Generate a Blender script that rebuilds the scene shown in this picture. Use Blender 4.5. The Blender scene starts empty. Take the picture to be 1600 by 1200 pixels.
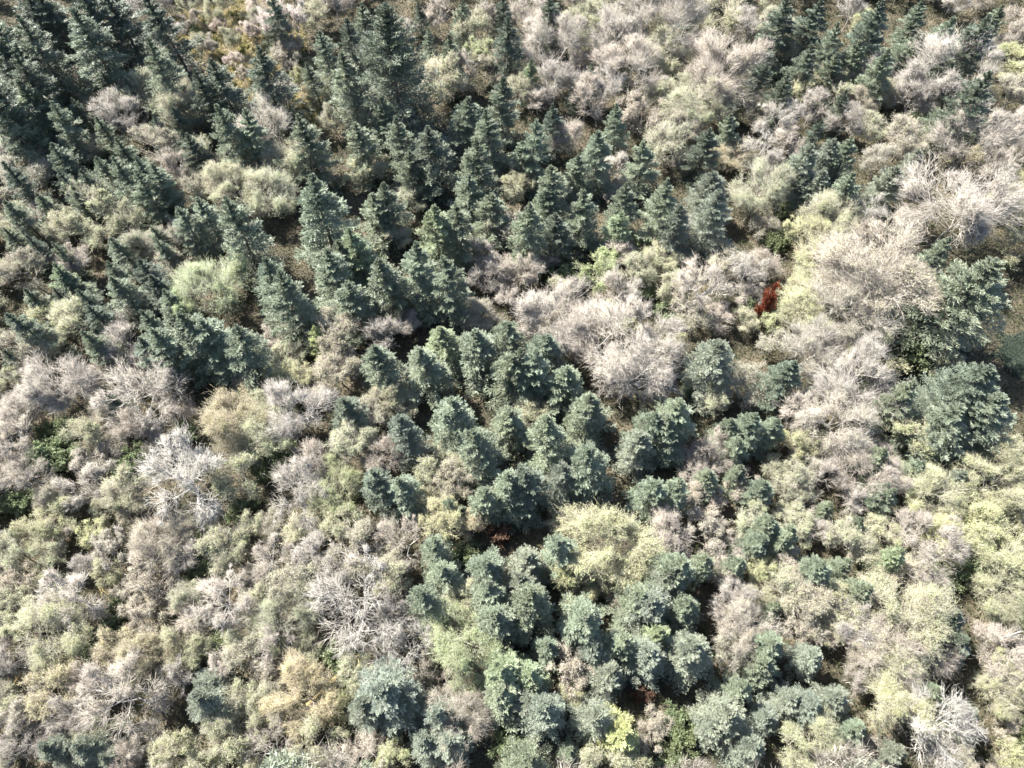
import bpy, math, random
import numpy as np
from mathutils import Vector

rng = np.random.default_rng(7)
random.seed(7)
C = bpy.context.scene.collection
scn = bpy.context.scene

# ------------------------------------------------------------------ camera, sky, sun, exposure
H = 100.0
TILT = math.radians(30)
F = 1100.0                       # focal length in pixels of the 1600 px wide photograph
cam_d = bpy.data.cameras.new("camera")
cam = bpy.data.objects.new("camera", cam_d); C.objects.link(cam)
cam.location = (0, 0, H); cam.rotation_euler = (TILT, 0, 0)
cam_d.sensor_width = 36; cam_d.lens = 36 * F / 1600
cam_d.clip_end = 2000
scn.camera = cam

SUN_EL = math.radians(51); SUN_AZ = (-0.83, 0.56)     # horizontal direction TO the sun
w = bpy.data.worlds.new("World"); scn.world = w; w.use_nodes = True
nt = w.node_tree; bg = nt.nodes['Background']
sky = nt.nodes.new('ShaderNodeTexSky'); sky.sky_type = 'NISHITA'; sky.sun_disc = False
sky.sun_elevation = SUN_EL
sky.sun_rotation = math.atan2(SUN_AZ[0], SUN_AZ[1])
sky.air_density = 1.0; sky.dust_density = 1.0
nt.links.new(sky.outputs[0], bg.inputs[0]); bg.inputs[1].default_value = 0.09
sl = bpy.data.lights.new("sun", 'SUN'); sl.energy = 5.0; sl.angle = math.radians(0.53); sl.color = (1.0, 0.965, 0.9)
so = bpy.data.objects.new("sun", sl); C.objects.link(so)
sd = Vector((SUN_AZ[0]*math.cos(SUN_EL), SUN_AZ[1]*math.cos(SUN_EL), math.sin(SUN_EL)))
so.rotation_euler = sd.to_track_quat('Z', 'Y').to_euler(); so.location = (-60, 60, 140)
scn.view_settings.view_transform = 'Standard'; scn.view_settings.look = 'None'
scn.view_settings.gamma = 1; scn.view_settings.exposure = 1.78
scn.cycles.max_bounces = 6; scn.cycles.diffuse_bounces = 3; scn.cycles.transparent_max_bounces = 4

# ------------------------------------------------------------------ helpers
UP = np.array([0, 0, 1.0])
def nrm(v): return v / np.maximum(np.linalg.norm(v, axis=-1, keepdims=True), 1e-9)
def rv(n): return rng.normal(size=(n, 3))
def terrain(x, y):
    return (1.1*np.sin(x*0.045+1.0)*np.cos(y*0.038) + 0.7*np.sin(x*0.021-y*0.03+2) + 0.35*np.sin(x*0.16+y*0.11)
            + 0.22*np.sin(y*0.23-x*0.07))
def ray(px, py):
    cx = (px-800)/F; cy = (600-py)/F
    s, c = math.sin(TILT), math.cos(TILT)
    return np.array([cx, cy*c + s, cy*s - c])
def at(px, py, h=0.0):
    """the point above pixel ray at height h over the ground; returns ground x, y, z and the depth along the lens axis"""
    d = ray(px, py); z = h
    for _ in range(6):
        t = (H - z)/(-d[2]); x, y = d[0]*t, d[1]*t
        z = float(terrain(x, y)) + h
    return x, y, z - h, t
def project(x, y, z):
    s, c = math.sin(TILT), math.cos(TILT)
    yy = y; zz = z - H
    cy = yy*c + zz*s; cz = -yy*s + zz*c
    return 800 + F*x/(-cz), 600 - F*cy/(-cz)

class MB:
    def __init__(s): s.v = []; s.q = []; s.t = []; s.n = 0
    def sprigs(s, P, D, L, W, flat=None):
        """two pointed blades from P along D; flat: the blades lie roughly level, as a spray of needles does"""
        N = len(P); D = nrm(D)
        if flat is None:
            n1 = nrm(np.cross(D, nrm(rv(N)))); n2 = np.cross(D, n1)
        else:
            n1 = nrm(np.cross(D, UP + flat*rv(N) + UP*0)); n2 = nrm(np.cross(D, UP + flat*2.2*rv(N)))
        L = np.broadcast_to(L, (N,))[:, None]; W = np.broadcast_to(W, (N,))[:, None]
        for a in (n1, n2):
            m = P + D*L*0.42
            V = np.stack([P, m + a*W, P + D*L, m - a*W], 1).reshape(-1, 3)
            s.q.append(np.arange(4*N).reshape(N, 4) + s.n); s.v.append(V); s.n += 4*N
    def leaves(s, P, L, up=0.5):
        """single small leaf quads at P"""
        N = len(P); D = nrm(rv(N)); n = nrm(rv(N) + UP*up*2)
        D = nrm(np.cross(n, D)); a = np.cross(n, D)
        L = np.broadcast_to(L, (N,))[:, None]
        V = np.stack([P, P + D*L*.5 + a*L*.33, P + D*L, P + D*L*.5 - a*L*.33], 1).reshape(-1, 3)
        s.q.append(np.arange(4*N).reshape(N, 4) + s.n); s.v.append(V); s.n += 4*N
    def spikes(s, P0, P1, R):
        """thin three sided twigs"""
        N = len(P0); D = nrm(P1-P0); a = nrm(np.cross(D, nrm(rv(N)))); b = np.cross(D, a)
        R = np.broadcast_to(R, (N,))[:, None]
        V = np.stack([P0 + a*R, P0 + (-.5*a+.866*b)*R, P0 + (-.5*a-.866*b)*R, P1], 1).reshape(-1, 3)
        i = np.arange(N)[:, None]*4 + s.n
        s.t.append(np.concatenate([i + np.array([0, 1, 3]), i + np.array([1, 2, 3]), i + np.array([2, 0, 3])]))
        s.v.append(V); s.n += 4*N
    def tubes(s, P0, P1, R0, R1, k=4):
        N = len(P0); D = nrm(P1-P0)
        ref = np.where(np.abs(D[:, 2:3]) > .9, np.array([[1., 0, 0]]), UP[None])
        a = nrm(np.cross(D, ref)); b = np.cross(D, a)
        R0 = np.broadcast_to(R0, (N,))[:, None]; R1 = np.broadcast_to(R1, (N,))[:, None]
        vs = []
        for P, R in ((P0, R0), (P1, R1)):
            for j in range(k):
                t = 2*math.pi*j/k; vs.append(P + (a*math.cos(t) + b*math.sin(t))*R)
        V = np.stack(vs, 1).reshape(-1, 3); i = np.arange(N)[:, None]*2*k + s.n
        for j in range(k):
            j2 = (j+1) % k
            s.q.append(i + np.array([j, j2, k+j2, k+j]))
        s.v.append(V); s.n += 2*k*N
    def chain(s, pts, R0, R1, k=4):
        n = len(pts)-1
        for i in range(n):
            a = R0 + (R1-R0)*i/n; b = R0 + (R1-R0)*(i+1)/n
            s.tubes(pts[i], pts[i+1], a, b, k)
    def mesh(s, name, mat, smooth=False):
        V = np.concatenate(s.v).astype(np.float32)
        Q = np.concatenate(s.q) if s.q else np.zeros((0, 4), int)
        T = np.concatenate(s.t) if s.t else np.zeros((0, 3), int)
        me = bpy.data.meshes.new(name)
        me.vertices.add(len(V)); me.vertices.foreach_set('co', V.ravel())
        nl = Q.size + T.size
        me.loops.add(nl); me.loops.foreach_set('vertex_index', np.concatenate([Q.ravel(), T.ravel()]).astype(np.int32))
        me.polygons.add(len(Q)+len(T))
        st = np.concatenate([np.arange(len(Q))*4, Q.size + np.arange(len(T))*3]).astype(np.int32)
        me.polygons.foreach_set('loop_start', st)
        me.update(calc_edges=True); me.validate()
        if smooth: me.polygons.foreach_set('use_smooth', np.ones(len(me.polygons), bool))
        me.materials.append(mat)
        return me

def grow(P, D, L, nseg, up=0.0, wig=0.15):
    pts = [P]; d = nrm(D); L = np.broadcast_to(L, (len(P),))[:, None]
    for i in range(nseg):
        d = nrm(d + UP*up/nseg + rv(len(P))*wig)
        pts.append(pts[-1] + d*L/nseg)
    return pts, d
def along(pts, t):
    """points at fraction t (array) along the chains; every chain i uses t[i]"""
    A = np.stack(pts); n = len(pts)-1
    f = np.clip(t*n, 0, n-1e-4); i = f.astype(int); f = (f-i)[:, None]; k = np.arange(A.shape[1])
    return A[i, k]*(1-f) + A[i+1, k]*f, nrm(A[i+1, k]-A[i, k])
def rep(pts, m): return [np.repeat(p, m, axis=0) for p in pts]

# ------------------------------------------------------------------ materials
def mat_base(name):
    m = bpy.data.materials.new(name); m.use_nodes = True
    n = m.node_tree.nodes; l = m.node_tree.links; n.clear()
    out = n.new('ShaderNodeOutputMaterial')
    return m, n, l, out
def leaf_mat(name, transl, rough, spread, spec=0.5, nscale=1.3, tint=(1, 1, 1)):
    """colour comes from the object's own colour, varied leaf by leaf and clump by clump"""
    m, n, l, out = mat_base(name)
    oi = n.new('ShaderNodeObjectInfo'); tc = n.new('ShaderNodeTexCoord'); geo = n.new('ShaderNodeNewGeometry')
    n1 = n.new('ShaderNodeTexNoise'); n1.inputs['Scale'].default_value = nscale; n1.inputs['Detail'].default_value = 3
    l.new(tc.outputs['Object'], n1.inputs['Vector'])
    rp = n.new('ShaderNodeMapRange'); rp.inputs[3].default_value = 1-spread; rp.inputs[4].default_value = 1+spread
    l.new(geo.outputs['Random Per Island'], rp.inputs[0])
    r2 = n.new('ShaderNodeMapRange'); r2.inputs[1].default_value = .3; r2.inputs[2].default_value = .7
    r2.inputs[3].default_value = 0.78; r2.inputs[4].default_value = 1.22
    l.new(n1.outputs[0], r2.inputs[0])
    mu = n.new('ShaderNodeMath'); mu.operation = 'MULTIPLY'; l.new(rp.outputs[0], mu.inputs[0]); l.new(r2.outputs[0], mu.inputs[1])
    hs = n.new('ShaderNodeHueSaturation'); l.new(oi.outputs['Color'], hs.inputs['Color']); l.new(mu.outputs[0], hs.inputs['Value'])
    hr = n.new('ShaderNodeMapRange'); hr.inputs[3].default_value = .475; hr.inputs[4].default_value = .525
    l.new(n1.outputs[0], hr.inputs[0]); l.new(hr.outputs[0], hs.inputs['Hue'])
    p = n.new('ShaderNodeBsdfPrincipled'); p.inputs['Roughness'].default_value = rough
    p.inputs['Specular IOR Level'].default_value = spec
    l.new(hs.outputs[0], p.inputs['Base Color'])
    if transl > 0:
        t = n.new('ShaderNodeBsdfTranslucent'); l.new(hs.outputs[0], t.inputs[0])
        mx = n.new('ShaderNodeMixShader'); mx.inputs[0].default_value = transl
        l.new(p.outputs[0], mx.inputs[1]); l.new(t.outputs[0], mx.inputs[2]); l.new(mx.outputs[0], out.inputs[0])
    else: l.new(p.outputs[0], out.inputs[0])
    return m
M_needle = leaf_mat('spruce_needles', 0.2, 0.5, 0.3, 0.7, 0.5)
M_leaf = leaf_mat('young_leaves', 0.35, 0.6, 0.4, 0.3, 0.45)
M_twig = leaf_mat('fine_twigs', 0.0, 0.75, 0.45, 0.3, 0.4)
M_bark = leaf_mat('bark', 0.0, 0.85, 0.15, 0.2, 3.0)

def ramp(n, stops):
    r = n.new('ShaderNodeValToRGB'); e = r.color_ramp.elements
    e[0].position, e[0].color = stops[0][0], (*stops[0][1], 1)
    e[1].position, e[1].color = stops[-1][0], (*stops[-1][1], 1)
    for p, c in stops[1:-1]:
        x = e.new(p); x.color = (*c, 1)
    return r
def world_noise_mat(name, stops, scale, transl=0.0, bump=0.0, fine=6.0, mixf=.35):
    m, n, l, out = mat_base(name)
    tc = n.new('ShaderNodeTexCoord')
    a = n.new('ShaderNodeTexNoise'); a.inputs['Scale'].default_value = scale; a.inputs['Detail'].default_value = 5
    b = n.new('ShaderNodeTexNoise'); b.inputs['Scale'].default_value = fine; b.inputs['Detail'].default_value = 4
    l.new(tc.outputs['Object'], a.inputs['Vector']); l.new(tc.outputs['Object'], b.inputs['Vector'])
    mx = n.new('ShaderNodeMix'); mx.inputs[0].default_value = mixf
    l.new(a.outputs[0], mx.inputs[2]); l.new(b.outputs[0], mx.inputs[3])
    r = ramp(n, stops); l.new(mx.outputs[0], r.inputs[0])
    col = r.outputs[0]
    if transl > 0:
        geo = n.new('ShaderNodeNewGeometry'); hs = n.new('ShaderNodeHueSaturation')
        mr = n.new('ShaderNodeMapRange'); mr.inputs[3].default_value = .6; mr.inputs[4].default_value = 1.4
        l.new(geo.outputs['Random Per Island'], mr.inputs[0]); l.new(mr.outputs[0], hs.inputs['Value']); l.new(col, hs.inputs['Color'])
        col = hs.outputs[0]
    p = n.new('ShaderNodeBsdfPrincipled'); p.inputs['Roughness'].default_value = .85; p.inputs['Specular IOR Level'].default_value = .25
    l.new(col, p.inputs['Base Color'])
    if bump > 0:
        bp = n.new('ShaderNodeBump'); bp.inputs['Strength'].default_value = 1; bp.inputs['Distance'].default_value = bump
        l.new(b.outputs[0], bp.inputs['Height']); l.new(bp.outputs[0], p.inputs['Normal'])
    if transl > 0:
        t = n.new('ShaderNodeBsdfTranslucent'); l.new(col, t.inputs[0])
        ms = n.new('ShaderNodeMixShader'); ms.inputs[0].default_value = transl
        l.new(p.outputs[0], ms.inputs[1]); l.new(t.outputs[0], ms.inputs[2]); l.new(ms.outputs[0], out.inputs[0])
    else: l.new(p.outputs[0], out.inputs[0])
    return m
M_ground = world_noise_mat('forest_floor', [(0.33, (.03, .028, .02)), (.45, (.055, .05, .032)), (.55, (.09, .075, .05)), (.68, (.15, .125, .085))], .22, bump=.25, fine=2.5)
M_under = world_noise_mat('undergrowth_leaves', [(0.38, (.02, .035, .012)), (.46, (.055, .08, .03)), (.53, (.11, .115, .06)), (.62, (.20, .17, .12))], .16, transl=.2, fine=.9, mixf=.5)
M_grass = world_noise_mat('dry_grass_blades', [(0.40, (.10, .12, .04)), (.46, (.50, .46, .24)), (.52, (.66, .60, .40)), (.62, (.70, .62, .50))], .3, transl=.25, fine=1.1, mixf=.5)
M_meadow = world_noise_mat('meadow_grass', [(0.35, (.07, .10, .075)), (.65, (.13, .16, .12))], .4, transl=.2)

# ------------------------------------------------------------------ ground
def grid_mesh(name, x0, x1, y0, y1, nx, ny, mat, dz=0.0, rough=0.0):
    X, Y = np.meshgrid(np.linspace(x0, x1, nx), np.linspace(y0, y1, ny))
    Z = terrain(X, Y) + dz + rng.normal(size=X.shape)*rough
    V = np.stack([X, Y, Z], -1).reshape(-1, 3)
    i = (np.arange(ny-1)[:, None]*nx + np.arange(nx-1)[None]).reshape(-1, 1)
    mb = MB(); mb.v = [V]; mb.q = [i + np.array([0, 1, nx+1, nx])]; mb.n = len(V)
    return mb.mesh(name, mat, True)
g = bpy.data.objects.new('ground', grid_mesh('ground', -420, 420, -300, 640, 470, 520, M_ground, -.05, .06))
C.objects.link(g); g['kind'] = 'structure'

# ------------------------------------------------------------------ tree builders (each returns {part: mesh})
def spruce(seed, h=14.0, R=3.1, nb=70, dens=1.0, blunt=0.86, droop=0.4, lump=0.26, seg_w=0.026, K=15, Ms=12, sl=.75):
    global rng
    rng = np.random.default_rng(seed)
    tr = MB(); zt = np.linspace(0, h*.97, 8); off = np.cumsum(rng.normal(size=(8, 2))*.05, 0); off[0] = 0
    TP = np.column_stack([off, zt])
    for i in range(7):
        r0 = .014*h*(1-zt[i]/h)+.008; r1 = .014*h*(1-zt[i+1]/h)+.008
        tr.tubes(TP[i:i+1], TP[i+1:i+2], r0, r1, 8)
    nw = nb//5+2; wz = 1-(1-np.linspace(0, 1, nw))**1.15
    zz = np.sort((np.repeat(wz, 5)*.90+.06 + rng.normal(size=nw*5)*.007)*h); nb = len(zz)
    def tp(z): return np.column_stack([np.interp(z, zt, off[:, 0]), np.interp(z, zt, off[:, 1]), z])
    f = zz/h
    az = np.arange(nb)*2.399963 + rng.normal(size=nb)*.35
    L = R*np.clip((1-f), 0.02, 1)**blunt*np.clip(.55+f*3.0, 0, 1)*rng.uniform(1-lump, 1+lump, nb) + .25
    L = np.where(f > .75, L-.25*np.clip((f-.75)*6, 0, 1), L)
    sc = np.clip((1-f)*3.4, .36, 1)
    el = np.interp(f, [0, .4, .8, 1], [-droop*.4, .10, .45, .95]) + rng.normal(size=nb)*.1
    D = np.column_stack([np.cos(az)*np.cos(el), np.sin(az)*np.cos(el), np.sin(el)])
    # droop then upturned tip
    pts = [tp(zz)]; d = D.copy(); ns = 4
    for i in range(ns):
        bend = (-droop*.35 if i < 2 else droop*.55)
        d = nrm(d + UP*bend*(1-f)[:, None] + rv(nb)*.08)
        pts.append(pts[-1] + d*(L/ns)[:, None])
    tr.chain(pts, .028+L*.008, .008, 3)
    cr = MB()
    for side in (-1, 1):
        P = rep(pts, K); LB = np.repeat(L, K)
        t = np.tile((np.arange(K)+.7)/K, nb) + rng.uniform(-.03, .03, nb*K)
        Q, dd = along(P, np.clip(t, 0.08, .99))
        lat = nrm(np.cross(dd, UP))*side
        l2 = (LB*.34*(1-t)**.7*np.clip(t*4, .3, 1) + .28*np.repeat(sc, K))*rng.uniform(.7, 1.2, len(t))
        d2 = nrm(dd*.75 + lat*.75 + UP*rng.normal(0.04, .22, len(t))[:, None])
        tw, _ = grow(Q, d2, l2, 2, up=.05, wig=.12)
        PP = rep(tw, Ms); tt = np.tile((np.arange(Ms)+.6)/Ms, len(t)) + rng.uniform(-.08, .08, len(t)*Ms)
        q, d3 = along(PP, np.clip(tt, .02, .99))
        cr.sprigs(q, nrm(d3 + rv(len(q))*.34 + UP*.10), sl*rng.uniform(.22, .46, len(q))*np.repeat(np.repeat(sc, K), Ms), seg_w*rng.uniform(.7, 1.3, len(q)), flat=.33)
    # tufts along the branch itself and the leader
    Kt = 14; P = rep(pts, Kt); t = rng.uniform(.25, 1, nb*Kt); Q, dd = along(P, t)
    cr.sprigs(Q, nrm(dd + rv(len(Q))*.35 + UP*.15), .42*np.repeat(sc, Kt), seg_w, flat=.4)
    z = rng.uniform(.6*h, h, 700); a = rng.uniform(0, 6.28, 700)
    e = np.column_stack([np.cos(a), np.sin(a), rng.uniform(.2, 1.6, 700)])
    cr.sprigs(tp(np.minimum(z, h*.97)), e, .13+np.minimum(1.2*(h-z)/h, .35), seg_w*1.1, flat=.6)
    return {'trunk': tr.mesh('spruce_trunk', M_bark), 'crown': cr.mesh('spruce_crown', M_needle)}

def broad(seed, h=11.0, R=4.4, base=.30, nl=12, n2=12, n3=7, n4=6, tw_r=.017, limb_r=.085, leaves=0, leaf_size=.16, up=.55, spread=1.0, leaf_up=.5, stems=1):
    """trunk with limbs / crown of twigs / young leaves (child of the crown)"""
    global rng
    rng = np.random.default_rng(seed)
    tr = MB(); cr = MB()
    cz = base*h; top = h
    cen = np.array([0, 0, cz + (top-cz)*.36]); rad = np.array([R, R, (top-cz)*.64])
    # uneven outline: radius varies with direction
    ph = rng.uniform(0, 6.28, 6)
    def inside(P):
        v = (P-cen)/rad; a = np.arctan2(v[:, 1], v[:, 0])
        k = 1 + .13*np.sin(3*a+ph[0]) + .10*np.sin(5*a+ph[1]) + .07*np.sin(8*a+ph[2]+v[:, 2]*3) + .08*np.sin(4*v[:, 2]+ph[3]+2*a)
        return np.linalg.norm(v, axis=1)/k
    def fit(P, D, L):
        """shorten so that ends stay in the crown"""
        L = L.copy()
        for _ in range(4):
            r = inside(P + nrm(D)*L[:, None]); L = np.where(r > 1, L*.72, L)
        return L
    if stems == 1:
        sp = np.array([[0, 0, 0.]]); sdv = np.array([[rng.normal()*.08, rng.normal()*.08, 1.]])
    else:
        a = np.arange(stems)*6.28/stems + rng.uniform(0, 1)
        sp = np.column_stack([np.cos(a)*.2, np.sin(a)*.2, a*0]); sdv = np.column_stack([np.cos(a)*.45, np.sin(a)*.45, a*0+1])
    stp, _ = grow(sp, sdv, h*.62, 4, wig=.05)
    tr.chain(stp, limb_r*1.5, limb_r*.55, 7)
    m = nl//stems + (1 if nl % stems else 0)
    P = rep(stp, m); n = len(P[0]); t = rng.uniform(.38, 1, n); Q, dd = along(P, t)
    az = np.arange(n)*2.399963 + rng.normal(size=n)*.3
    rad_ = np.column_stack([np.cos(az), np.sin(az), az*0])
    D = nrm(rad_*spread*(1.15-.5*t[:, None]) + UP*rng.uniform(.45, .95, n)[:, None] + dd*.2)
    L = np.full(n, max(R, h*.45))*rng.uniform(.8, 1.1, n); L = fit(Q, D, L)
    l1, _ = grow(Q, D, L, 5, up=up*.6, wig=.10)
    tr.chain(l1, limb_r*.75, limb_r*.18, 5)
    def level(par, parL, m, tmin, lf, r0, r1, nseg, mb, k, upw, ang, wig=.14):
        P = rep(par, m); n = len(P[0]); t = rng.uniform(tmin, 1, n); Q, dd = along(P, t)
        out = nrm(Q-cen)
        D = nrm(dd*.75 + nrm(rv(n))*ang + out*.35 + UP*upw)
        L = np.repeat(parL, m)*lf*rng.uniform(.65, 1.2, n)*(1.15-.45*t); L = fit(Q, D, L)
        pts, _ = grow(Q, D, L, nseg, up=upw*.8, wig=wig)
        if k: mb.chain(pts, r0, r1, k)
        return pts, L, n
    l2, L2, _ = level(l1, L, n2, .22, .55, limb_r*.30, limb_r*.12, 3, tr, 4, up*.5, .75)
    l3, L3, _ = level(l2, L2, n3, .10, .70, tw_r*1.7, tw_r*1.0, 3, cr, 3, up*.5, .95)
    P = rep(l3, n4); n = len(P[0]); t = rng.uniform(.1, 1, n); Q, dd = along(P, t)
    D = nrm(dd*.7 + nrm(rv(n))*.7 + UP*up*.7 + nrm(Q-cen)*.35)
    Lt = np.clip(np.repeat(L3, n4)*.85, .5, 1.5)*rng.uniform(.6, 1.2, n)
    tip = Q + D*Lt[:, None]
    cr.spikes(Q, tip, tw_r)
    # finest side twigs
    t2 = rng.uniform(.2, .95, n)[:, None]; q2 = Q + (tip-Q)*t2; d2 = nrm(D + nrm(rv(n))*.8)
    tip2 = q2 + d2*(Lt*.55)[:, None]; cr.spikes(q2, tip2, tw_r*.8)
    out = {'trunk': tr.mesh('tree_trunk', M_bark), 'crown': cr.mesh('tree_crown', M_twig)}
    if leaves:
        lf = MB(); i = rng.integers(0, n, leaves); u = rng.uniform(.3, 1.0, leaves)[:, None]
        half = rng.uniform(size=leaves)[:, None] < .5
        A = np.where(half, Q[i], q2[i]); B = np.where(half, tip[i], tip2[i])
        # leaf clumps: only on some twigs
        lf.leaves(A + (B-A)*u + rv(leaves)*.05, leaf_size*rng.uniform(.6, 1.3, leaves), up=leaf_up)
        out['leaves'] = lf.mesh('tree_leaves', M_leaf)
    return out

def shrub(seed, R=2.0, h=2.2, n=420, leaves=9000, size=.17):
    global rng
    rng = np.random.default_rng(seed)
    tr = MB(); a = rng.uniform(0, 6.28, 26); e = rng.uniform(.35, 1.4, 26)
    P = np.column_stack([rng.normal(size=26)*.25, rng.normal(size=26)*.25, np.zeros(26)])
    D = np.column_stack([np.cos(a)*np.cos(e), np.sin(a)*np.cos(e), np.sin(e)])
    r = 1/np.sqrt((np.cos(e)/R)**2 + (np.sin(e)/h)**2)*rng.uniform(.75, 1.05, 26)
    s1, _ = grow(P, D, r, 4, up=.1, wig=.1); tr.chain(s1, .035, .012, 4)
    m = max(1, n//26); Pp = rep(s1, m); t = rng.uniform(.2, 1, 26*m); Q, dd = along(Pp, t)
    l = .28*np.repeat(r, m); d2 = nrm(dd*.6 + nrm(rv(len(Q)))*.8 + UP*.3)
    tp_, _ = grow(Q, d2, l, 2, up=.3, wig=.15); tr.chain(tp_, .012, .006, 3)
    lf = MB(); i = rng.integers(0, len(Q), leaves); f = np.clip(rng.uniform(0, 1.05, leaves), 0, 1)
    q = tp_[0][i]*(1-f)[:, None] + tp_[2][i]*f[:, None] + rv(leaves)*.09
    lf.leaves(q, size*rng.uniform(.6, 1.3, leaves), up=.6)
    return {'trunk': tr.mesh('shrub_stems', M_bark), 'crown': lf.mesh('shrub_crown', M_leaf)}

PROTO = {
 'spruce': [(14.0, 3.1, spruce(11, lump=.2)), (14.0, 3.1, spruce(12, nb=62, lump=.28, droop=.5)), (14.0, 3.1, spruce(13, nb=72, blunt=.8)),
            (14.0, 3.1, spruce(14, nb=60, lump=.3, blunt=.8)), (14.0, 3.1, spruce(15, nb=68, droop=.2, lump=.22)), (14., 3.1, spruce(16, nb=64, blunt=.8, lump=.32))],
 'bigspruce': [(14.0, 4.2, spruce(21, R=4.2, nb=125, blunt=.72, lump=.3, droop=.5, seg_w=.026, K=17, Ms=12, sl=.8)), (14.0, 4.2, spruce(22, R=4.2, nb=110, blunt=.68, lump=.35, seg_w=.026, K=17, Ms=12, sl=.8))],
 'bare': [(11., 4.4, broad(31)), (11., 4.4, broad(32, nl=10, up=.75)), (11., 4.4, broad(33, nl=11, n2=9, spread=.8, up=.9)), (11., 4.4, broad(34, stems=3, nl=12))],
 'bigbare': [(11., 4.4, broad(35, n3=9, n4=7, tw_r=.011, limb_r=.06)), (11., 4.4, broad(36, n3=9, n4=7, tw_r=.011, limb_r=.06, stems=3)), (11., 4.4, broad(37, n3=9, n4=7, tw_r=.012, limb_r=.06, leaves=9000, leaf_size=.09))],
 'bigbud': [(11., 4.4, broad(45, n3=9, n4=6, tw_r=.011, limb_r=.06, leaves=30000, leaf_size=.085)), (11., 4.4, broad(46, n3=9, n4=6, tw_r=.011, limb_r=.06, leaves=34000, leaf_size=.085, stems=2))],
 'bud': [(11., 4.4, broad(41, leaves=9000)), (11., 4.4, broad(42, nl=8, leaves=8000, up=.7)), (11., 4.4, broad(43, nl=11, n2=9, leaves=10000, stems=2)), (11., 4.4, broad(44, leaves=8500, leaf_size=.15))],
 'leafy': [(11., 4.4, broad(51, leaves=24000, leaf_size=.16)), (11., 4.4, broad(52, leaves=21000, leaf_size=.16, stems=2)), (11., 4.4, broad(53, nl=8, leaves=26000, leaf_size=.15))],
 'white': [(11., 4.4, broad(61, nl=11, n2=9, n3=7, n4=6, tw_r=.016, limb_r=.095, spread=1.15, up=.3)), (11., 4.4, broad(62, nl=8, n2=10, n3=7, n4=6, tw_r=.016, limb_r=.10, spread=1.0, up=.5)),
           (11., 4.4, broad(63, nl=12, n2=8, n3=7, n4=6, tw_r=.016, limb_r=.09, stems=3, spread=1.1, up=.3))],
 'shrub': [(2.2, 2.0, shrub(71)), (2.2, 2.0, shrub(72, leaves=12000)), (2.2, 2.0, shrub(73, leaves=7000, size=.2))],
 'twigshrub': [(5., 3.0, broad(81, h=5., R=3.0, base=.05, nl=12, n2=8, n3=7, n4=5, stems=5, limb_r=.045, leaves=1500, leaf_size=.13, up=.4)),
               (5., 3.0, broad(82, h=5., R=3.0, base=.05, nl=12, n2=8, n3=7, n4=5, stems=4, limb_r=.045, leaves=2500, leaf_size=.13, up=.6))],
}

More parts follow.
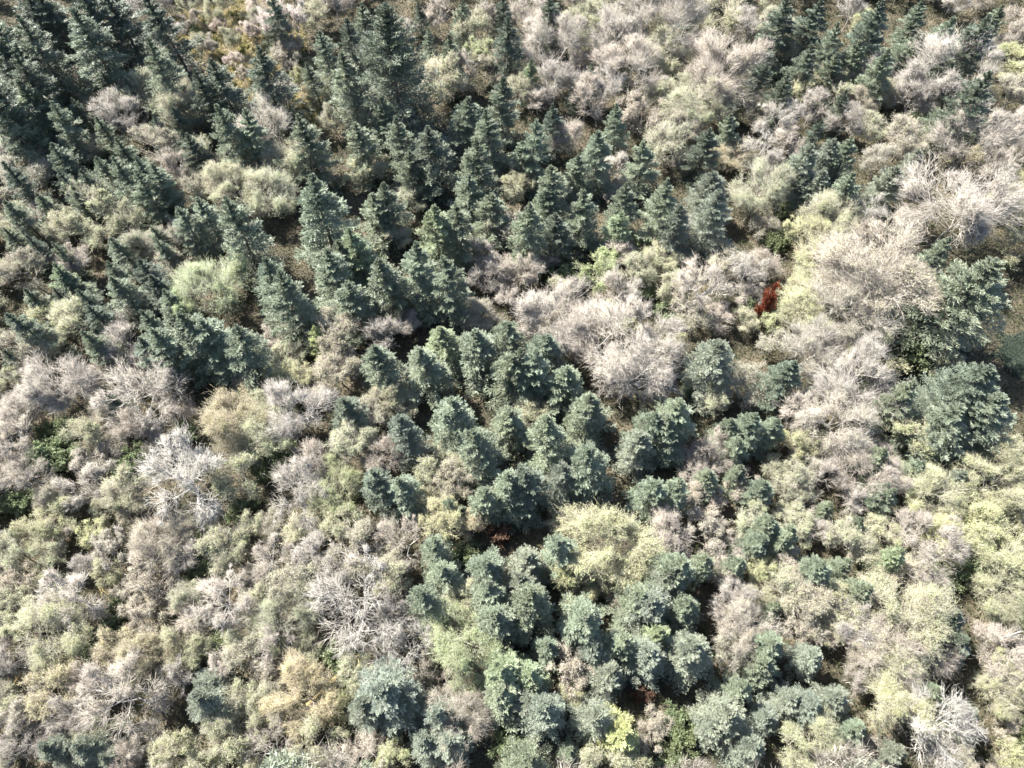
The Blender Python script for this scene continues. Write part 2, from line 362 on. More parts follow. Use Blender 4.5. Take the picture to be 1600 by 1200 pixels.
# ------------------------------------------------------------------ the trees: kind, pixel x, pixel y (spruce: tip; others: middle of the crown), crown width in pixels
TREES = """
D -15 40 80|D -20 110 70|C -12 15 80|D 30 -30 80|D 120 -35 80|C -15 140 60|C 28 22 90|C 118 8 95|D 170 -15 80|D 235 -20 85|D 60 -20 60|C 222 60 60|D 15 80 65|C 18 122 60|C 68 155 45|C 22 165 45|C 163 112 28|C 110 150 25|D 5 165 30
D 333 88 60|D 300 100 50|D 263 160 30|D 232 178 30|C 343 155 55|C 375 172 55|D 290 210 42|C 182 212 40|C 150 182 35|C 177 247 45|C 205 240 40|C 232 258 45|C 207 272 45
C 70 225 40|C 95 238 35|D 33 213 28|D 95 262 35|D 128 262 35|C 146 240 30|D 6 252 40|C 55 298 30|C 10 305 40|C 103 290 35|C 305 305 50|C 275 318 45|C 348 308 75
D 40 368 30|C 80 375 28|C 178 368 35|C 243 375 30|C 8 355 35|C 238 350 30
G 207 143 60|G 290 160 75|A 185 180 65|A 250 225 60|A 268 265 55|G 318 245 50|G 370 290 70|G 145 315 65|G 200 345 50|G 100 355 50|A 20 225 45|A 45 270 60|A 293 290 45|A 268 370 50|P 127 118 45|G 217 378 45|G 20 345 45
A 235 -5 50|G 300 -4 36|p 405 12 30|A 520 -5 50|Y 350 -2 30|P 325 70 26|p 300 110 24|p 340 40 22|G 310 65 22|Y 360 60 24|P 300 30 26|Y 330 20 24|G 400 25 24|p 365 95 24|Y 345 120 22|P 380 115 22|O 420 100 20|S 300 45 18|Y 470 120 20|P 455 105 22|O 480 150 18|G 450 140 18|p 275 50 25|p 280 85 30|p 390 45 30
D 400 72 62|D 415 -10 40|C 497 48 42|C 482 95 30|D 537 22 35|C 563 3 42|E 600 14 125|C 533 72 90|C 470 178 55|C 592 148 45|C 557 190 50|C 622 178 50|D 663 190 75|C 633 235 45
C 592 275 50|C 580 305 50|C 480 272 100|B 675 322 62|B 550 350 55|C 525 370 45|C 722 150 55|D 782 115 50|C 766 170 52|C 742 215 60|C 728 265 50|C 760 300 55|C 718 312 55|D 798 22 45|D 655 0 20|C 702 55 35|C 718 -5 30|D 783 -8 30|C 667 45 22
P 640 45 26|p 443 35 60|G 735 40 50|A 760 30 45|Y 748 82 40|G 697 122 60|A 728 108 45|A 420 200 75|G 460 245 70|A 420 265 50|G 418 300 70|O 640 165 30|G 655 180 35|A 795 360 60|G 795 300 40|A 685 20 40|G 520 185 30
B 828 85 28|D 868 160 36|C 828 185 50|C 818 215 36|C 970 160 36|C 945 195 50|C 1013 218 48|D 1113 192 44|C 1155 138 20|C 1152 175 36|C 922 100 28|C 900 125 20|C 981 100 14|C 1058 122 16|C 928 15 12|C 870 255 55|C 897 238 35
C 850 285 45|C 828 315 55|C 917 300 55|D 872 330 50|C 980 283 42|C 1045 283 55|B 972 330 42|F 1120 262 60|F 1128 300 70|F 1070 325 60|D 1083 -5 25|D 865 -12 40|D 1196 95 30
A 860 60 80|G 905 45 60|A 955 50 75|A 1040 25 100|G 1128 18 60|A 1170 45 60|G 1040 80 60|S 1045 107 30|A 1130 105 100|A 985 105 80|A 950 130 55|A 867 128 60|A 915 150 60|P 1005 175 60|G 1083 160 70|G 1120 155 55|G 1032 145 45|G 1045 225 60|A 893 212 50|A 1065 195 50
W 1185 230 50|G 1190 300 75|O 1125 243 25|S 1000 380 35|G 818 278 40|W 1076 350 25|P 955 310 20|G 815 140 40|G 1190 60 45|A 825 25 50|A 1085 125 45
D 1240 -5 50|D 1278 0 55|D 1388 -5 55|C 1315 32 42|C 1345 65 38|D 1275 65 42|C 1310 82 35|C 1455 0 40|C 1485 20 50|C 1430 42 45|C 1450 55 40|C 1393 72 45|D 1550 15 62|C 1572 5 30|C 1500 50 35|D 1545 105 70|D 1228 112 36
D 1285 182 26|D 1327 140 28|C 1403 133 14|F 1443 235 45|F 1405 255 55|F 1275 220 60|F 1312 215 50|C 1340 210 36|F 1265 265 45|F 1293 262 50|C 1343 270 42|C 1490 365 40|C 1555 160 25
G 1212 35 45|G 1245 68 55|A 1330 15 45|A 1367 110 55|A 1485 100 110|W 1218 185 55|A 1270 165 45|A 1320 185 50|A 1345 160 40|A 1430 150 65|S 1445 190 45|A 1415 215 60|A 1520 205 90|O 1505 245 50|A 1585 145 50|Y 1585 95 45|A 1590 55 40
A 1510 315 140|Y 1590 320 50|G 1300 330 75|W 1362 335 45|W 1405 362 35|Y 1275 375 70|A 1355 372 55|A 1205 255 40|Y 1250 140 40|Y 1355 40 35|G 1385 145 40|G 1300 118 45|A 1375 250 40|A 1560 262 60|Y 1595 385 50|S 1215 375 35
B 75 410 36|C 97 425 34|D 80 450 30|C 38 450 34|C 18 478 50|C 127 452 36|D 140 475 40|C 175 430 45|D 208 405 45|D 230 425 45|C 252 452 40|C 225 480 45|C 242 508 65|C 282 480 70|C 315 498 75|C 355 505 70|D 222 525 50|C 133 508 42|C 137 535 30
D 5 540 35|S 83 715 65|D 168 612 25|S 68 672 30|C 160 405 30
A 35 420 60|Y 115 498 55|L 325 450 88|A 188 545 65|A 40 545 60|G 80 545 45|A 85 600 95|W 215 610 100|A 25 640 60|W 20 690 70|W 40 740 60|A 205 660 55|O 355 655 85|W 290 750 115|G 135 675 50|P 140 725 45|P 135 760 60|S 213 710 36|W 237 697 20|S 287 675 35|G 370 740 60|G 200 765 55|S 15 785 30|A 75 775 40|G 10 600 45|P 385 590 35
C 405 400 50|C 430 432 70|C 510 398 65|C 543 435 60|C 603 398 60|C 640 385 65|C 705 400 65|V 487 508 30|C 585 540 60|C 665 542 65|B 690 505 50|C 747 512 65|C 790 497 50|C 800 550 60|D 535 615 48|F 628 655 65|C 702 618 75|C 740 675 75|D 513 698 18|D 587 738 52|C 632 745 48|C 697 778 30|C 752 760 50|C 795 735 60|C 787 640 55
A 530 525 70|Y 437 590 40|Y 468 588 40|A 525 575 60|A 600 530 60|G 425 660 75|A 470 640 85|G 600 628 45|G 550 690 60|A 597 710 55|A 485 715 60|W 465 770 85|L 530 765 70|G 685 735 55|A 712 752 55|P 437 528 40|S 410 740 40|A 765 425 45|A 790 420 50
C 850 517 60|C 830 548 60|C 805 550 50|C 882 568 55|C 922 612 68|C 862 653 65|C 933 690 85|F 880 725 60|F 1007 675 65|C 1053 655 55|C 1063 617 70|C 1020 640 50|D 812 735 80|C 1022 752 50|C 1065 755 45|C 1118 735 45|C 1165 728 40|C 1160 685 42|C 1180 645 55|C 1147 650 40|F 1135 530 85
A 865 495 105|A 905 500 80|A 980 545 130|G 965 500 50|Y 1040 540 50|W 955 575 70|W 1005 575 80|W 963 455 65|S 1005 455 40|G 878 455 40|W 1093 450 80|G 1050 450 45|W 1165 425 56|L 933 415 55|S 877 430 40|G 1000 420 50|A 820 425 50|A 1173 600 55|S 1083 605 36|R 1202 476 25|R 1207 455 15|R 930 522 14|S 1170 480 30|A 1087 507 45|G 1117 627 45|A 1118 705 50|P 1100 775 50|P 1167 765 45
D 1237 565 75|D 1275 600 28|C 1218 652 50|D 1465 400 50|I 1548 408 125|C 1500 455 50|C 1432 600 75|I 1540 572 92|I 1580 612 95|I 1508 640 84|D 1395 575 30|C 1390 695 45|C 1450 715 36|C 1385 750 40|C 1405 765 42|F 1513 732 50|C 1205 745 45|C 1300 785 30
A 1365 440 150|Y 1268 468 76|A 1330 470 110|Y 1430 435 60|W 1335 525 60|A 1265 540 80|Y 1365 555 65|A 1345 605 110|A 1320 660 95|A 1253 640 60|Y 1425 680 65|Y 1233 695 45|G 1275 695 40|S 1435 545 70|P 1405 520 35|S 1415 735 30|A 1360 735 75|A 1290 745 50|G 1243 750 50|P 1262 785 40|G 1473 565 40|Y 1560 750 90|Y 1465 770 80|P 1540 715 45|G 1590 700 40
F 60 1175 60|F 110 1160 60|F 150 1180 45|F 310 1060 50|F 295 1090 70
Y 53 828 50|G 25 865 55|P 83 840 45|G 78 868 45|W 117 933 75|Y 167 895 34|P 175 860 55|P 30 905 60|G 22 950 55|G 72 990 90|P 247 880 70|P 227 960 60|A 253 845 75|G 347 855 60|S 323 870 30|W 350 940 80|O 187 1008 55|O 240 1020 70|O 77 1078 65|W 193 1085 105|P 38 1115 60|A 18 1040 50|A 107 1110 60|S 190 1140 40|W 230 1147 50|G 277 1172 60|G 350 1118 60|G 362 1155 60|A 385 1015 55|G 283 1000 50|S 335 1005 40|G 387 990 45|G 150 1145 45|S 187 935 30|A 293 865 50|A 135 1052 50|G 290 935 45|S 127 1000 35|A 187 1185 55
C 675 845 45|C 690 880 50|C 650 930 50|C 760 865 55|C 765 915 60|C 780 960 70|J 595 1080 110|F 560 1100 70|F 630 1085 60|F 680 1115 60|F 700 1150 70|F 660 1160 60|B 780 1035 70|C 785 1085 65
W 620 845 65|A 560 860 70|G 533 815 55|W 425 875 60|A 487 870 60|W 525 885 60|A 465 910 70|G 450 960 80|W 557 940 120|A 613 950 55|W 623 1020 85|G 615 900 55|Y 690 815 60|O 738 820 40|N 780 830 36|S 727 860 40|Y 725 935 50|L 710 1000 95|S 527 1030 50|O 480 1090 90|P 420 1050 55|A 430 1010 65|Y 540 1105 36|A 715 1120 80|W 563 1190 70|Y 613 1188 45|W 420 1160 60|G 490 1155 60|S 787 1165 50|G 407 940 50|P 650 1055 50|G 415 1100 50
C 885 840 55|F 830 870 65|F 815 905 60|C 825 935 75|C 922 945 80|C 1062 870 75|F 1045 890 65|C 1103 868 45|C 1160 870 38|F 1030 935 85|C 998 930 55|C 1090 940 55|F 1013 1018 75|B 1043 985 45|C 980 1000 50|F 1097 1010 95|F 933 1015 55|F 950 1050 60|C 860 1005 40|B 825 1055 55|F 850 1110 80|F 818 1090 60|F 930 1115 65|V 975 1140 58|C 1165 1075 55|F 1150 1115 90|F 1180 1160 80|F 1125 1135 60|C 1190 830 50|C 893 1170 30|C 820 1185 60
Y 965 845 110|Y 880 885 55|Y 933 900 40|A 1045 835 70|P 1100 820 50|S 957 912 36|P 965 942 30|A 1153 985 75|A 1137 940 60|A 1155 1015 55|P 887 1040 65|S 1053 1120 45|S 1068 1160 50|G 945 1182 60|G 985 1192 50|P 1133 893 45|Y 1183 887 35|N 1005 1085 30
C 1207 815 50|C 1243 830 50|C 1293 875 55|C 1327 875 35|C 1357 908 50|C 1383 915 25|B 1413 860 45|C 1347 810 30|F 1490 920 45|D 1513 965 75|D 1525 1000 55|C 1215 945 30|C 1220 990 60|C 1213 1030 55|F 1280 1018 60|F 1277 1095 75|F 1323 1090 70|F 1245 1090 65|C 1350 1140 50|F 1210 1120 60|C 1480 1080 45|F 1525 1110 55|F 1417 1170 55|C 1520 1140 45
P 1222 880 50|G 1327 845 60|G 1235 915 55|A 1260 935 70|G 1310 940 55|A 1450 855 85|A 1433 905 60|Y 1490 835 60|Y 1540 825 60|S 1517 880 50|Y 1575 865 85|Y 1567 925 70|G 1415 985 120|A 1385 1020 85|A 1333 975 65|A 1465 1005 80|A 1580 1020 70|G 1565 1065 70|Y 1400 1085 90|W 1460 1120 115|Y 1277 1165 80|P 1367 1180 50|A 1485 1185 60|P 1257 980 50|S 1593 1125 30|Y 1575 1190 55|P 1570 1137 40|A 1313 997 40
"""
# kind: (prototype family, object name, category, main words, group, crown colour, trunk colour, leaves colour)
K = {
 'C': ('spruce', 'spruce_tree', 'spruce tree', 'blue green spruce', 'spruces scattered through the wood', (.225, .262, .175), (.16, .13, .10), None),
 'D': ('spruce', 'spruce_tree', 'spruce tree', 'dark green spruce', 'spruces scattered through the wood', (.150, .180, .125), (.13, .10, .08), None),
 'E': ('bigspruce', 'spruce_tree', 'spruce tree', 'huge dark green spruce', 'spruces scattered through the wood', (.155, .185, .13), (.13, .10, .08), None),
 'B': ('spruce', 'spruce_tree', 'spruce tree', 'grass green spruce', 'spruces scattered through the wood', (.31, .36, .21), (.16, .13, .10), None),
 'V': ('spruce', 'spruce_tree', 'spruce tree', 'bright lime green spruce', 'spruces scattered through the wood', (.40, .43, .20), (.18, .14, .10), None),
 'F': ('bigspruce', 'spruce_tree', 'spruce tree', 'silvery grey green spruce', 'spruces scattered through the wood', (.285, .315, .24), (.17, .15, .13), None),
 'I': ('bigspruce', 'spruce_tree', 'spruce tree', 'broad grey green spruce', 'spruces scattered through the wood', (.22, .252, .178), (.17, .15, .13), None),
 'J': ('bigspruce', 'spruce_tree', 'spruce tree', 'broad silvery spruce', 'spruces scattered through the wood', (.285, .315, .24), (.17, .15, .13), None),
 'A': ('bare', 'alder_tree', 'bare tree', 'leafless pinkish grey alder', 'bare alders between the spruces', (.35, .315, .27), (.40, .37, .33), (.36, .35, .24)),
 'W': ('white', 'alder_tree', 'bare tree', 'leafless alder with whitish limbs', 'bare alders between the spruces', (.36, .33, .285), (.37, .35, .32), None),
 'G': ('bud', 'budding_tree', 'budding tree', 'pale green budding tree', 'budding trees between the spruces', (.385, .35, .285), (.34, .31, .27), (.365, .39, .22)),
 'Y': ('leafy', 'budding_tree', 'budding tree', 'yellowish green budding tree', 'budding trees between the spruces', (.40, .37, .28), (.34, .31, .27), (.42, .435, .235)),
 'L': ('leafy', 'leafy_tree', 'leafy tree', 'light green leafy tree', 'leafy trees in the wood', (.37, .36, .26), (.34, .32, .27), (.33, .39, .19)),
 'O': ('bud', 'golden_shrub', 'shrub', 'golden yellow budding shrub', 'shrubs under the trees', (.40, .35, .27), (.35, .31, .25), (.40, .36, .20)),
 'P': ('twigshrub', 'twiggy_shrub', 'shrub', 'leafless purplish brown shrub', 'shrubs under the trees', (.39, .35, .295), (.34, .31, .27), (.40, .38, .28)),
 'p': ('twigshrub', 'twiggy_shrub', 'shrub', 'pale pink leafless shrub', 'shrubs under the trees', (.50, .43, .38), (.42, .36, .32), (.50, .44, .34)),
 'S': ('shrub', 'leafy_shrub', 'shrub', 'deep green leafy shrub', 'shrubs under the trees', (.18, .215, .11), (.24, .20, .15), None),
 'R': ('shrub', 'red_shrub', 'shrub', 'rust red shrub', 'shrubs under the trees', (.22, .06, .03), (.20, .10, .07), None),
 'N': ('shrub', 'brown_shrub', 'shrub', 'rust brown shrub', 'shrubs under the trees', (.14, .085, .055), (.20, .12, .08), None),
}
def parse():
    out = []
    for line in TREES.strip().splitlines():
        for e in line.split('|'):
            k, x, y, wd = e.split(); out.append([k, float(x), float(y), float(wd)])
    return out
trees = parse()
listed = len(trees)
rr = random.Random(5)

# gaps between the listed crowns hold smaller trees and shrubs
def fill():
    mask = np.zeros((124, 164), bool)          # 10 px cells, with a margin
    YY, XX = np.mgrid[0:124, 0:164]; X = XX*10-20; Y = YY*10-20
    sp = ('C', 'D', 'E', 'B', 'V', 'F', 'I', 'J')
    for k, x, y, wd in trees:
        cy = y + wd*.6 if k in sp else y
        mask |= (X-x)**2 + (Y-cy)**2 < (wd*(.92 if k in sp else .66))**2
    clear = ((X-355)/110.)**2 + ((Y-35)/70.)**2 < 1
    clear |= ((X-475)/28.)**2 + ((Y-130)/35.)**2 < 1
    clear |= (X > 1562) & (Y > 520) & (Y < 570)
    mask |= clear
    cells = [(i, j) for i in range(124) for j in range(164) if not mask[i, j]]
    rr.shuffle(cells); add = []; nsp = sum(t[0] in sp for t in trees)
    for i, j in cells:
        if mask[i, j]: continue
        x, y = X[i, j]+rr.uniform(-4, 4), Y[i, j]+rr.uniform(-4, 4)
        # the same kind as the nearest listed neighbours
        near = sorted(trees[:listed], key=lambda t: (t[1]-x)**2 + (t[2]-y)**2)[:4]
        k = rr.choice(near)[0]
        k = {'E': 'D', 'I': 'C', 'J': 'F', 'V': 'C', 'W': 'A', 'L': 'G', 'R': 'P', 'N': 'P', 'p': 'P', 'F': 'C'}.get(k, k)
        if k == 'O' and rr.random() < .5: k = 'G'
        if k in sp and (rr.random() < .3 or nsp >= 299): k = rr.choice('AG')
        nsp += k in sp
        wd = rr.uniform(40, 62)
        add.append([k, x, y - (wd*.6 if k in sp else 0), wd*(.8 if k in sp else 1)])
        mask |= (X-x)**2 + (Y-y)**2 < (wd*.82)**2
    return add
extra = fill()
trees += extra

def link(name, me, parent, col):
    o = bpy.data.objects.new(name, me); C.objects.link(o); o.parent = parent; o.color = (*col, 1)
    return o
def jit(c, a, r):
    f = 1 + r.uniform(-a, a); t = r.uniform(-a*.22, a*.22)
    return (min(1, c[0]*f*(1+t)), min(1, c[1]*f), min(1, c[2]*f*(1-t*1.2)))
PLACED = []
for idx, (k, px, py, wd) in enumerate(trees):
    fam, name, cat, words, group, cc, tc_, lc = K[k]
    if k == 'Y' and rr.random() < .5: fam = 'bud'
    if k in 'GYLO' and wd > 68: fam = 'bigbud'
    if k == 'A': fam = 'bigbare' if wd > 72 else 'bud' if rr.random() < .35 else 'bare'
    h0, R0, parts = rr.choice(PROTO[fam])
    sprucey = fam in ('spruce', 'bigspruce')
    hv = rr.uniform(.88, 1.22); h = 10.0; wd = wd*((1.32 if k == 'E' else 1.15) if fam == 'bigspruce' else float(np.interp(wd, [60, 90], [1.6, 1.2])) if sprucey else 1.36 if idx < listed else 1.2)
    if sprucey and px > 1080 and py > 560 and k != 'I': wd *= .84
    if k in 'FIJ': wd *= 1.25 if k == 'I' else 1.06
    for _ in range(5):
        x, y, z, t = at(px, py, h if sprucey else h*.62)
        wm = wd*t/F
        if sprucey: h = (2.6 + 1.3*wm*hv)*(1.0 if fam == 'spruce' else .95)
        elif k == 'R': h = 1.4*wm + 2.2
        elif fam in ('shrub',): h = .62*wm + .3
        elif fam == 'twigshrub': h = .75*wm + .8
        else: h = 3.0 + .66*wm
        if idx >= listed and not sprucey: h *= .78
        h = min(h, 27)
    wob = rr.uniform(.93, 1.08)
    e = bpy.data.objects.new(name, None); C.objects.link(e); e.empty_display_size = .5
    e.location = (x, y, z - .1)
    sx = wm/2/R0*1.04
    e.scale = (sx*wob, sx/wob, h/h0)
    e.rotation_euler = (rr.uniform(-.07, .07), rr.uniform(-.07, .07), rr.uniform(0, 6.283))
    e['category'] = cat; e['group'] = group
    link('trunk', parts['trunk'], e, jit(tc_, .12, rr))
    cj = jit(cc, .13, rr)
    cr = link('crown', parts['crown'], e, cj)
    if 'leaves' in parts:
        link('leaves', parts['leaves'], cr, jit(lc or cc, .14, rr))
    PLACED.append(dict(o=e, k=k, x=px, y=py, w=wd, words=words, wx=x, wy=y, h=h, R=wm/2, listed=idx < listed))

# ------------------------------------------------------------------ stuff: undergrowth, dry grass, meadow, surrounding wood
rng = np.random.default_rng(99)
def scatter(n, x0, x1, y0, y1):
    return rng.uniform(x0, x1, n), rng.uniform(y0, y1, n)
def in_view(x, y, z, m=60):
    a, b = project(x, y, z); return (a > -m) & (a < 1600+m) & (b > -m) & (b < 1200+m)
mb = MB()
x, y = scatter(420000, -150, 150, -20, 190)
px_, py_ = project(x, y, terrain(x, y))
clr = (((px_-370)/95)**2 + ((py_-75)/80)**2 < 1) | (((px_-485)/40)**2 + ((py_-150)/50)**2 < 1)
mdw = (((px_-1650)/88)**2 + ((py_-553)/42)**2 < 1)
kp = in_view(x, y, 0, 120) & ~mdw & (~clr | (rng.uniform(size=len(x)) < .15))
x, y = x[kp], y[kp]
hump = .35 + .5*(np.sin(x*.9+np.sin(y*.7)*2)*np.sin(y*.8+1)+1)
z = terrain(x, y) + rng.uniform(0, 1, len(x))*hump
mb.sprigs(np.column_stack([x, y, z]), rv(len(x))*.8 + UP*.7, rng.uniform(.25, .65, len(x)), rng.uniform(.05, .11, len(x)))
u = bpy.data.objects.new('undergrowth', mb.mesh('undergrowth', M_under)); C.objects.link(u)
u['kind'] = 'stuff'; u['label'] = 'low tangled undergrowth covering the forest floor between the trees'; u['category'] = 'undergrowth'

def blades(name, label, cat, poly, box, n, mat, hh):
    mb = MB()
    a, b = rng.uniform(box[0], box[1], n), rng.uniform(box[2], box[3], n); kp = poly(a, b); a, b = a[kp], b[kp]
    d = np.stack([(a-800)/F, (600-b)/F*math.cos(TILT)+math.sin(TILT), (600-b)/F*math.sin(TILT)-math.cos(TILT)])
    z = 0
    for _ in range(4):
        t = (H-z)/-d[2]; x, y = d[0]*t, d[1]*t; z = terrain(x, y)
    clump = .45 + .55*(np.sin(x*1.9+2*np.sin(y*1.3))*np.sin(y*1.7+x*.6)+1)
    mb.sprigs(np.column_stack([x, y, z-.03]), rv(len(x))*.75 + UP*.8, hh*clump*rng.uniform(.5, 1.2, len(x)), rng.uniform(.04, .085, len(x)))
    o = bpy.data.objects.new(name, mb.mesh(name, mat)); C.objects.link(o)
    o['kind'] = 'stuff'; o['label'] = label; o['category'] = cat
blades('dry_grass', 'straw coloured dry grass in the small clearing near the top edge', 'grass',
       lambda a, b: (((a-370)/110)**2 + ((b-75)/95)**2 < 1) | (((a-485)/50)**2 + ((b-150)/60)**2 < 1), (250, 540, -30, 220), 170000, M_grass, .55)
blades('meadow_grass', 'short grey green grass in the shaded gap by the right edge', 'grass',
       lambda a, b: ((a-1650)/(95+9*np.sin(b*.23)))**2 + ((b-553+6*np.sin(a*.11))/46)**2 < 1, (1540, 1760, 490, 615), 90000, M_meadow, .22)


# ------------------------------------------------------------------ fallen logs and poles
def log(p0, p1, r0, col, label, name='fallen_log', snag=True, lift=(.5, 1.6)):
    a = at(*p0, lift[0]); b = at(*p1, lift[1])
    P0 = np.array([[a[0], a[1], a[2]+lift[0]]]); P1 = np.array([[b[0], b[1], b[2]+lift[1]]])
    L = float(np.linalg.norm(P1-P0)); mb = MB()
    pts, _ = grow(P0, P1-P0, L, 7, wig=.05); mb.chain(pts, r0, r0*.35, 8)
    Pp = rep(pts, 12); t = rng.uniform(.3, 1, 12); Q, dd = along(Pp, t)
    q, _ = grow(Q, dd*.6 + nrm(rv(12)), rng.uniform(.8, 2.2, 12), 3, up=.2, wig=.2); mb.chain(q, r0*.3, .01, 4)
    mb.v = [v - P0 for v in mb.v]
    e = link(name, mb.mesh(name, M_bark), None, col); e.location = P0[0]
    e['label'] = label; e['category'] = 'fallen tree'; e['group'] = 'fallen trunks in the brush'
ORA = (.36, .28, .13); GR = (.42, .40, .36)
log((480, 1102), (566, 1030), .30, ORA, 'orange mossy fallen trunk beside the yellow shrub in the lower left, the thickest', lift=(1.0, 3.2))
log((500, 1110), (556, 1062), .22, ORA, 'thinner orange mossy fallen trunk lying just below the thickest one', lift=(1.0, 2.8))
log((552, 1052), (566, 1022), .2, (.42, .34, .15), 'short bright yellow broken stem above the orange mossy trunks', lift=(1.5, 3.5))
log((140, 975), (160, 925), .2, ORA, 'orange mossy leaning stem below the whitish alder at the left', lift=(1, 3.5))
log((228, 950), (244, 915), .18, ORA, 'orange mossy stem standing between two lilac brown shrubs', lift=(1, 3.5))
log((5, 1095), (30, 1050), .2, ORA, 'orange mossy stem at the left edge under the golden shrub', lift=(1, 3.5))
log((152, 742), (168, 757), .16, (.44, .35, .2), 'short pale orange log on the ground right of the white alders', lift=(1.5, 2.5))
log((1288, 718), (1348, 678), .22, GR, 'long pale grey pole slanting through the alders, right of centre', lift=(3, 8))
log((1345, 940), (1395, 915), .18, (.50, .44, .36), 'thin brown leaning pole below the small blue green spruces', lift=(3, 7))
log((1556, 1000), (1600, 988), .2, GR, 'pale pole slanting to the right edge beside the lone dark spruce', lift=(4, 8))

# ------------------------------------------------------------------ the wood that carries on round the picture
def outer(name, label, fams, n, mat, col, keepn, grow_f):
    mb = MB(); k = 0; tries = 0
    protos = []
    for fm in fams:
        for h0, R0, parts in PROTO[fm][:3]:
            me = parts['crown']; V = np.empty(len(me.vertices)*3, np.float32); me.vertices.foreach_get('co', V); V = V.reshape(-1, 3)
            if fm in ('spruce', 'bigspruce'): V = V[:len(V)//4*4].reshape(-1, 4, 3)
            else:
                T = V.reshape(-1, 3) if False else V
                m4 = len(T)//4*4; V = T[len(T)-min(m4, 40000*4):][-(min(m4, 40000)//4*4):].reshape(-1, 4, 3)
            protos.append((h0, R0, V))
    while k < n and tries < 60000:
        tries += 1
        x, y = rng.uniform(-175, 175), rng.uniform(-50, 215)
        z = float(terrain(x, y)); R = rng.uniform(2.6, 4.6); h = 3 + R*3.2
        a, b = project(x, y, z); a2, b2 = project(x, y, z+h); rp = R*F/100*.4
        if -rp < a < 1600+rp and -rp < b < 1200+rp: continue
        if -rp < a2 < 1600+rp and -rp < b2 < 1200+rp: continue
        if a < -230 or a > 1830 or b < -110 or b > 1400: continue
        h0, R0, V = protos[rng.integers(len(protos))]
        W = V[rng.integers(0, len(V), keepn)]; c = W.mean(1, keepdims=True)
        W = c + (W-c)*grow_f; t = rng.uniform(0, 6.28); sx = R/R0; sz = h/h0
        M = np.array([[math.cos(t)*sx, -math.sin(t)*sx, 0], [math.sin(t)*sx, math.cos(t)*sx, 0], [0, 0, sz]])
        W = W @ M.T + np.array([x, y, z]); m = len(W)
        mb.v.append(W.reshape(-1, 3)); mb.q.append(np.arange(4*m).reshape(m, 4)+mb.n); mb.n += 4*m; k += 1
    o = bpy.data.objects.new(name, mb.mesh(name, mat)); C.objects.link(o); o.color = (*col, 1)
    o['kind'] = 'stuff'; o['label'] = label; o['category'] = 'wood'
outer('spruce_wood', 'dense spruce wood carrying on beyond the edges of the picture', ['spruce'], 250, M_needle, (.20, .23, .16), 5500, 2.7)
outer('alder_wood', 'bare grey alder wood carrying on beyond the edges of the picture', ['bare'], 300, M_twig, (.38, .345, .29), 4500, 1.9)

# ------------------------------------------------------------------ labels
LM = [  # landmark phrase, pixel x, y, own label, listed tree (kind, x, y) or None
 ('the rust red shrub', 1203, 468, 'tall rust red shrub, the only vivid red patch, right of centre', ('R', 1202, 476)),
 ('the huge dark spruce', 612, 100, 'huge dark green cone shaped spruce, the tallest tree near the top edge', ('E', 600, 14)),
 ('the dry grass clearing', 370, 75, None, None),
 ('the small lime green spruce', 487, 525, 'small bright lime green spruce at the foot of the dark spruce stand', ('V', 487, 508)),
 ('the lime spruce sapling', 975, 1150, 'pale lime spruce sapling seen from above as a star near the bottom edge', ('V', 975, 1140)),
 ('the shaded meadow gap', 1580, 550, None, None),
 ('the white limbed alder', 290, 750, 'large leafless alder with bright white limbs fanning upward, lower left', ('W', 290, 750)),
 ('the broad grey domed alder', 1365, 440, 'broadest leafless grey alder dome, right of the rust red shrub', ('A', 1365, 440)),
 ('the big light green tree', 325, 450, 'big rounded light green tree among dark spruces, left of centre', ('L', 325, 450)),
 ('the large golden shrub', 355, 655, 'large golden brown budding shrub below the dark spruce stand', ('O', 355, 655)),
 ('the broad silvery spruce', 600, 1100, 'broad bushy silvery spruce near the bottom, left of centre', ('J', 595, 1080)),
 ('the pink domed alder', 865, 495, 'wide pinkish dome of a leafless alder behind the central spruces', ('A', 865, 495)),
 ('the corner white alder', 1460, 1120, 'large whitish leafless alder with spreading limbs, near the bottom right corner', ('W', 1460, 1120)),
 ('the big yellowish tree', 965, 845, 'big rounded yellowish green tree between spruces, just below centre', ('Y', 965, 845)),
 ('the rust brown shrub', 780, 830, 'low rust brown shrub in the dark gap below the central spruces', ('N', 780, 830)),
 ('the wide alder dome', 1485, 100, 'wide flat leafless alder dome near the top right corner', ('A', 1485, 100)),
 ('the lone dark spruce', 1513, 990, 'lone dark blue green spruce among pale trees at the lower right', ('D', 1513, 965)),
 ('the bottom white alder', 193, 1085, 'large white limbed leafless alder near the bottom left corner', ('W', 193, 1085)),
 ('the pinkish white alder', 557, 940, 'wide pinkish white leafless alder, lower left of centre', ('W', 557, 940)),
 ('the leafy green tree', 710, 1000, 'round light green leafy tree between pinkish alders and dark spruces', ('L', 710, 1000)),
 ('the wide central alder', 980, 545, 'wide leafless alder with radiating limbs behind the central spruces', ('A', 980, 545)),
 ('the uppermost wide alder', 1040, 25, 'wide leafless pinkish grey alder at the top edge, right of centre', ('A', 1040, 25)),
 ('the big edge spruce', 1540, 470, 'broad grey green spruce just above the shaded meadow gap', ('I', 1548, 408)),
 ('the fanned alder', 1510, 315, 'very wide pale alder fanning outward near the upper right edge', ('A', 1510, 315)),
]
DIRS = ['right of', 'down and right of', 'below', 'down and left of', 'left of', 'up and left of', 'above', 'up and right of']
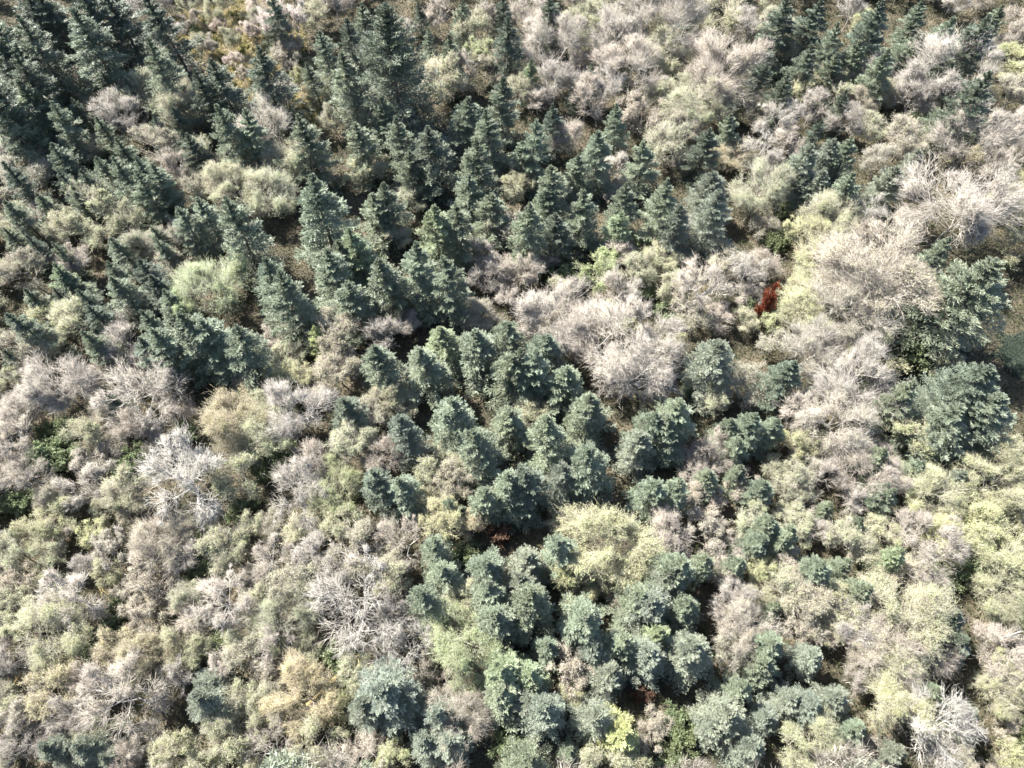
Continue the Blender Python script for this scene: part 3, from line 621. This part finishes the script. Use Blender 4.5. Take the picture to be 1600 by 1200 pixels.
ORD = ['nearest', 'second nearest', 'third nearest', 'fourth nearest', 'fifth nearest', 'sixth nearest', 'seventh nearest', 'eighth nearest', 'ninth nearest', 'tenth nearest', 'eleventh nearest', 'twelfth nearest', 'thirteenth nearest', 'fourteenth nearest', 'fifteenth nearest', 'sixteenth nearest', 'seventeenth nearest', 'eighteenth nearest', 'nineteenth nearest', 'twentieth nearest']
done = set()
for p in PLACED:
    if p['k'] in K and K[p['k']][0] in ('spruce', 'bigspruce'): p['cx'], p['cy'] = p['x'], p['y'] + p['w']*.5
    else: p['cx'], p['cy'] = p['x'], p['y']
for ph, lx, ly, lab, key in LM:
    if key:
        for i, p in enumerate(PLACED):
            if p['k'] == key[0] and p['x'] == key[1] and p['y'] == key[2]:
                p['o']['label'] = lab; done.add(i); p['lm'] = ph; break
        else: print('NO LANDMARK TREE', ph)
sector = {}
for li, (ph, lx, ly, lab, key) in enumerate(LM):
    for i, p in enumerate(PLACED):
        if i in done: continue
        dx, dy = p['cx']-lx, p['cy']-ly; d = math.hypot(dx, dy)
        s8 = int(round(math.degrees(math.atan2(dy, dx))/45)) % 8
        sector.setdefault((li, s8, p['words']), []).append((d, i))
cand = {}
for (li, s8, wd_), lst in sector.items():
    lst.sort()
    for rk, (d, i) in enumerate(lst):
        if rk < len(ORD): cand.setdefault(i, []).append((rk*45 + d, rk, li, s8))
used = set()
for i, p in enumerate(PLACED):
    if i in done: continue
    sp = K[p['k']][0] in ('spruce', 'bigspruce', 'bare', 'bud', 'leafy', 'white')
    size = ('small' if p['R']*2 < 5.6 else 'tall' if p['R']*2 > 9 else 'mid sized') if sp else ('low' if p['R']*2 < 6 else 'wide')
    wds = p['words']
    for _, rk, li, s8 in sorted(cand.get(i, [])):
        lab = '%s %s, %s %s %s' % (size, wds, ORD[rk], DIRS[s8], LM[li][0])
        if len(lab.split()) <= 16 and lab not in used: break
    else: print('NOLABEL', i)
    used.add(lab); p['o']['label'] = lab
from collections import Counter
print(Counter(t[0] for t in trees)); print('TREES', listed, len(extra), len(trees))
